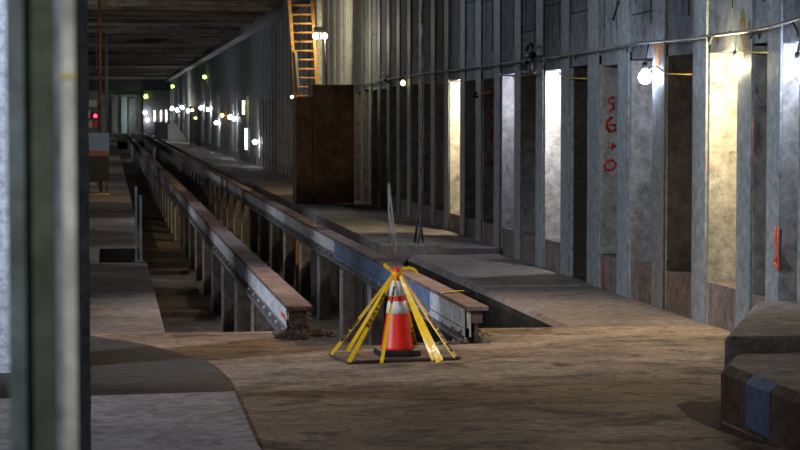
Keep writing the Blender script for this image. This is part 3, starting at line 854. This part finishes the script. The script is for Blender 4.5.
paint([[(601.5,262),(602,288)], [(604,264),(604,290)]], face(5.592), .014, M['orangepaint'], 'faded orange-red patch at the foot of the wall right of the doorway')
paint([[(461,222),(461,236)]], face(5.59), .02, M['orangepaint'], 'small faded red smear on the parapet under the overexposed niche')
paint([[(706.5,155),(706,185)]], face(5.572), .007, M['orangepaint'], 'thin red line on the column left of the yellow niche')
paint([[(753,118),(753.5,165)]], face(5.572), .007, M['orangepaint'], 'thin red line on the column right of the yellow niche')

# ------------------------------------------------------------------ left foreground columns
ca = thing('steel_column', 'blurred riveted steel column with cream edge in the left foreground', 'column', (-.1, 2.6, 0))
def cx(u, Y): return py(u, 225, Y).x
Yc = 2.6
m = MB(); m.box(cx(63,Yc), cx(76,Yc), Yc, Yc+.03, 0, CE); o = m.build('flange_edge', M['cream'], ca); o['label'] = 'cream painted flange edge'
m = MB(); m.box(cx(54,Yc), cx(75,Yc), Yc+.03, Yc+.30, 0, CE); m.build('front_flange', M['slate'], ca)
m = MB(); m.box(cx(24,Yc), cx(55,Yc), Yc+.03, Yc+.05, 0, CE); m.build('web', M['olive'], ca)  # web's shade put into a dark olive colour
m = MB(); m.box(cx(8,Yc), cx(25,Yc), Yc, Yc+.30, 0, CE); m.build('back_flange', M['greygreen'], ca)
m = MB(); zz = CAMZ+(123.5-77)/F*Yc; m.box(cx(61.5,Yc), cx(77,Yc), Yc-.006, Yc+.03, zz-.003, zz+.003); m.build('wire_tie', M['wood'], ca)
Yd = 8.0
m = MB()
vs = []; n_ = 60; x1_ = cx(88.5, Yd)
for i in range(n_+1):
    z = CE*i/n_; w = .004*noise.noise(Vector((z*6, 2, 0))) + .003*noise.noise(Vector((z*19, 5, 0)))
    vs += [(-.36, Yd, z), (x1_+w, Yd, z), (x1_+w, Yd+.4, z), (-.36, Yd+.4, z)]
fs = [(3,2,1,0), tuple(n_*4+k for k in range(4))]
for i in range(n_):
    for k in range(4): a = i*4+k; b_ = i*4+(k+1)%4; fs.append((a,b_,b_+4,a+4))
m.add(vs, fs)
tag(m.build('concrete_column', M['slate'], origin=(-.25, Yd, 0)), 'rough dark grey column just behind the cream-edged one', 'column')
# further columns of the left row (their shadows band the platform)
lc = None
for k in range(14):
    yy = 15.2+ 4.2*k
    if lc is None:
        m = MB(); m.box(-.22, .22, 0, .45, 0, CE); m.box(-.26, .26, -.03, .0, 0, CE); m.box(-.26, .26, .45, .48, 0, CE)
        lc = m.build('concrete_column', M['palewall'], origin=(0,0,0), local=True); o = lc
    else: o = lc.copy(); COL.objects.link(o)
    o.location = (-1.0-.05*k, yy, g(yy))
    tag(o, 'pale column of the left row, hidden behind the foreground column', 'column', 'left row of columns')

# ------------------------------------------------------------------ left mid-distance things
yb_ = pz(100, 194.5, 0.09).y; gz = g(yb_)
xa, xb = py(86, 190, yb_).x, py(109.5, 190, yb_).x
def zat(v, y): return CAMZ-(v-123.5)/F*y*1.0/ math.cos(0)
cart = thing('tool_cart', 'dark metal cart topped by a pale blue panel on the left platform', 'cart', ((xa+xb)/2, yb_, gz))
z = lambda v: py(100, v, yb_).z
m = MB(); m.box(xa, xb, yb_, yb_+.05, z(151), z(133)); o = m.build('panel', M['pale'], cart); o['label'] = 'pale blue panel'
m = MB(); m.box(xa, xb, yb_-.01, yb_+.6, z(156), z(151.2)); m.build('rust_trim', M['rustband'], cart)
m = MB(); m.box(xa, xb, yb_, yb_+.6, z(181), z(156)); m.build('body', M['black'], cart, bevel=.01)
for xx in (xa+.02, xb-.1):
    for y2 in (yb_, yb_+.54): m = MB(); m.box(xx, xx+.07, y2, y2+.05, gz, z(181)); m.build('leg', M['rustpipe'], cart)
m = MB(); m.box(xa+.05, xb-.12, yb_+.02, yb_+.5, z(186), z(185)); m.build('lower_shelf', M['darkmetal'], cart)
m = MB(); m.box(xa+.06, xa+.25, yb_+.05, yb_+.3, z(186)+.002, z(183)); tag(m.build('paper_bundle', M['paleitem'], origin=(xa+.15, yb_+.2, z(186))), 'small white bundle on the low shelf of the cart', 'bundle')
m = MB(); m.tube([(xa, yb_-.4, gz+.03), (xa+.3, yb_-.42, gz+.02), (xb+.02, yb_-.38, gz+.03)], .02, 6); tag(m.build('hose', M['wood'], origin=(xa, yb_-.4, gz)), 'yellow hose lying on the platform in front of the cart', 'hose')
# rusty standpipe
yp = yb_+1.5; xp = py(100.3, 100, yp).x
pp = thing('standpipe', 'rusty vertical pipe rising from behind the cart to the ceiling', 'pipe', (xp, yp, g(yp)))
m = MB(); m.tube([(xp, yp, g(yp)), (xp, yp, CE+g(yp))], .035, 10); m.build('pipe', M['rustpipe'], pp)
for v in (105,62,20):
    zz = py(100, v, yp).z; m = MB(); m.lathe((xp, yp, zz), [(.05,-.04),(.055,0),(.05,.04)], 12); m.build('coupling', M['rustpipe'], pp)
m = MB(); pts = [(xp-.09+.012*math.sin(i*1.3), yp, py(100, 10+9*i, yp).z) for i in range(10)]; m.tube(pts, .010, 6)
for p in pts: m.ball(p, .02, 6, 4)
tag(m.build('hanging_chain', M['cable'], origin=pts[-1]), 'thin chain hanging beside the rusty standpipe', 'chain')
yq = 85.0; xq = py(107, 100, yq).x
m = MB(); m.tube([(xq, yq, py(107,121,yq).z), (xq, yq, CE+g(yq))], .065, 10); tag(m.build('drain_pipe', M['pipepale'], origin=(xq, yq, 2)), 'pale drain pipe coming down from the ceiling right of the standpipe', 'pipe')
# shelf rack with pale bundles and a red light
ys_ = yb_+4.0
rk = thing('storage_rack', 'dark rack behind the cart holding pale bundles', 'rack', (py(93,150,ys_).x, ys_, g(ys_)))
x0_, x1_ = py(85,100,ys_).x, py(99,100,ys_).x
for xx in (x0_, x1_-.03):
    for y2 in (ys_, ys_+.5): m = MB(); m.box(xx, xx+.03, y2, y2+.03, g(ys_), py(90,88,ys_).z); m.build('upright', M['darkmetal'], rk)
for v in (107.5, 118.5, 128.5, 140):
    zz = py(90,v,ys_).z; m = MB(); m.box(x0_, x1_, ys_, ys_+.5, zz-.03, zz); m.build('shelf', M['darkmetal'], rk)
for (u0,u1,v0,v1,mat,lab) in ((89,98,100,107.3,'paleitem','pale grey sack on the top shelf of the rack'),(87,90,110,118.3,'paleitem','slim pale roll on the second shelf of the rack'),(88,92,121,128.3,'paleitem','white box on the third shelf of the rack'),(92.5,98,121,128.3,'rustband','rust red box on the third shelf of the rack'),(90,97,112,118.3,'darkmetal','black case on the second shelf of the rack')):
    a, c = py(u0,v1,ys_), py(u1,v0,ys_); m = MB(); m.box(a.x, c.x, ys_+.05, ys_+.4, py(90,v1,ys_).z, c.z); tag(m.build('storage_box', M[mat], origin=((a.x+c.x)/2, ys_+.2, a.z), bevel=.02), lab, 'box')
p = py(95.3,116,ys_-.1); lamp(p, .05, 'red', (1,.03,.10), 6, 'small red light on the rack behind the cart', cord=False, name='signal_lamp')

# ------------------------------------------------------------------ far stairs, navy box, small ladder
yf = 150.0; gf = .155+g(yf)
X = lambda u, yy=yf: py(u, 130, yy).x
zf = lambda v, yy=yf: py(150, v, yy).z
m = MB(); m.box(X(155.3), X(167.8), yf, yf+2, .29+g(yf), zf(122.5)); tag(m.build('equipment_box', M['navy'], origin=(X(160), yf, gf)), 'navy blue equipment box beside the distant steps', 'box')
st = thing('stairs', 'distant concrete steps going down beside the navy box', 'stairs', (X(177), yf, gf))
m = MB(); n = 8
prof = [(X(168), gf), (X(186.5), gf)]
xs0, xs1 = X(175), X(186.5); z1 = zf(124)
for i in range(n):
    xx = xs1-(xs1-xs0)*i/n; zz = gf+(z1-gf)*(i+1)/n
    prof += [(xx, zz), (xs1-(xs1-xs0)*(i+1)/n, zz)]
prof += [(X(168), z1)]
m.slabpoly([(a, yf, c) for a, c in prof], (0,1.2,0)); m.build('steps', M['palewall'], st)
m = MB(); m.tube([(X(155), yf-.1, zf(121)), (X(186), yf-.1, zf(121))], .04, 6); m.build('handrail', M['conduit'], st)
yl = 128.0; gl_ = .10+g(yl)
sl = thing('step_ladder', 'small dark ladder against the far wall under the amber lamp', 'ladder', (X(195,yl), yl, gl_))
xa_, xb_ = X(190.5,yl), X(199,yl)
for xx in (xa_, xb_): m = MB(); m.box(xx-.05, xx+.05, yl, yl+.06, gl_, gl_+2.5); m.build('side_rail', M['darkmetal'], sl)
for k in range(7): m = MB(); m.box(xa_, xb_, yl, yl+.08, gl_+.3*(k+1), gl_+.3*(k+1)+.09); m.build('rung', M['conduit'], sl)

# ------------------------------------------------------------------ lights
def area(name, loc, target, size, power, color, spread=None, sy=None):
    l = bpy.data.lights.new(name, 'AREA'); l.energy = power; l.color = color; l.size = size
    if sy: l.shape = 'RECTANGLE'; l.size_y = sy
    if spread: l.spread = math.radians(spread)
    o = bpy.data.objects.new(name, l); COL.objects.link(o); o.location = loc
    d = Vector(target)-Vector(loc); o.rotation_euler = d.to_track_quat('-Z', 'Y').to_euler(); return o
def point(name, loc, power, color, r=.1):
    l = bpy.data.lights.new(name, 'POINT'); l.energy = power; l.color = color; l.shadow_soft_size = r
    o = bpy.data.objects.new(name, l); COL.objects.link(o); o.location = loc; return o
def spot(name, loc, target, ang, power, color, blend=.6, r=.12):
    l = bpy.data.lights.new(name, 'SPOT'); l.energy = power; l.color = color; l.spot_size = math.radians(ang); l.spot_blend = blend; l.shadow_soft_size = r
    o = bpy.data.objects.new(name, l); COL.objects.link(o); o.location = loc
    d = Vector(target)-Vector(loc); o.rotation_euler = d.to_track_quat('-Z', 'Y').to_euler(); return o
spot('work_light_warm', (3.0, 22.4, 5.3), (2.6, 18.9, 0), 78, 950, (1, .66, .37), 1.0)
spot('cone_fill', (-1.2, 4.5, 4.6), (2.2, 16.3, .55), 11, 2200, (1, .93, .85), 1.0)  # unseen narrow spot, added to brighten the cone from the front
for (ya_, yt_, pw) in ((24.5, 17.0, 460), (34.5, 27, 430), (47, 38, 250), (62, 52, 70), (84, 68, 70)):
    spot('cool_wall_fill', (.2, ya_, 5.35), (5.6, yt_, 2.7), 78, pw, (.70, .82, 1.0), .9, .3)  # added spots without fixtures, aimed to light the wall but not the jambs
for (ya_, pw) in ((22.5, 420), (30, 420), (40, 380)):
    spot('girder_fill', (-.4, ya_, 5.3), (2.3, ya_-1.5, -.2), 50, pw, (.85, .9, 1.0), .8, .2)  # added out-of-view spots that brighten the girder sides
spot('kerb_fill', (-1.2, 8, 4.9), (4.1, 12.2, .2), 26, 260, (1,.93,.86), .9)  # added fill for the kerb's side face, no fixture
point('steps_lamp', (4.2, 143, 3.4), 220, (1, .95, .85), .2)
spot('left_pier_fill', (-5.5, 12.5, 4.2), (-1.0, 15.5, 2.2), 46, 2600, (.75, .85, 1.0), .5)  # added unseen spot that brightens the first pale column on the left
for k, (yy, pw) in enumerate(((20, 420), (29, 420), (38, 420), (47, 160))):
    spot('left_bay_lamp', (-4.2, yy+3, 4.6), (2.2, yy-1, -.2), 52, pw, (.92, .92, 1.0), .7)
for k, yy in enumerate((58, 74, 95)):
    area('left_bay_lamp', (-5.0, yy, 4.0), (1.0, yy+1.0, 0), .25, 40+yy, (.95, .92, .95))
spot('left_slab_fill', (-4.5, 14.2, 4.6), (.35, 12.3, 0), 28, 520, (.85,.90,1.0), .15, .05)  # unseen spot added to light the near slab only
spot('booth_fill', (2.2, 31, 5.2), (4.4, 43, 1.4), 12, 240, (1,.85,.7), .6)  # weak fill added to bring up the booth front
area('flood_throw', (fp.x-.5, fp.y+2.5, fp.z+.2), (0, 64, 6.5), .3, 220, (1,.80,.5))
area('near_column_fill', (-1.0, -.8, 2.4), (-.1, 2.6, 1.9), .3, 3.2, (.86,.92,1.0), 40)  # fill added behind the camera for the foreground column
point('end_wall_fill', (.8, YE-9, 3.6), 45, (.9, .95, .85), .3)  # made-up point light that lifts the end wall
w = bpy.data.worlds.new('World'); SC.world = w; w.use_nodes = True
bg = w.node_tree.nodes['Background']; bg.inputs[0].default_value = (.45,.6,1,1); bg.inputs[1].default_value = .02

# ------------------------------------------------------------------ camera
cam = bpy.data.cameras.new('camera'); co = bpy.data.objects.new('camera', cam); COL.objects.link(co)
cam.sensor_width = 36; cam.lens = 36*F/800
co.location = CAM
Rm = Matrix((RGT, UPV, -FWD)).transposed(); co.rotation_euler = Rm.to_euler()
cam.clip_end = 500; cam.clip_start = .1
cam.dof.use_dof = True; cam.dof.focus_distance = 17.0; cam.dof.aperture_fstop = 7.0
SC.camera = co
SC.view_settings.view_transform = 'Standard'; SC.view_settings.look = 'None'
SC.view_settings.exposure = 0.0; SC.view_settings.gamma = 1.0
bpy.context.view_layer.update(); dg = bpy.context.evaluated_depsgraph_get()
for x, o in LET:
    me = bpy.data.meshes.new_from_object(x.evaluated_get(dg)); ml = x.matrix_local.copy(); bpy.data.objects.remove(x)
    y = bpy.data.objects.new('lettering', me); COL.objects.link(y); y.parent = o; y.matrix_local = ml
SC.cycles.use_denoising = True
SC.cycles.max_bounces = 5; SC.cycles.sample_clamp_indirect = 3.0
for o in bpy.data.objects:
    if '_o' in o: del o['_o']
    if '_k' in o: del o['_k']
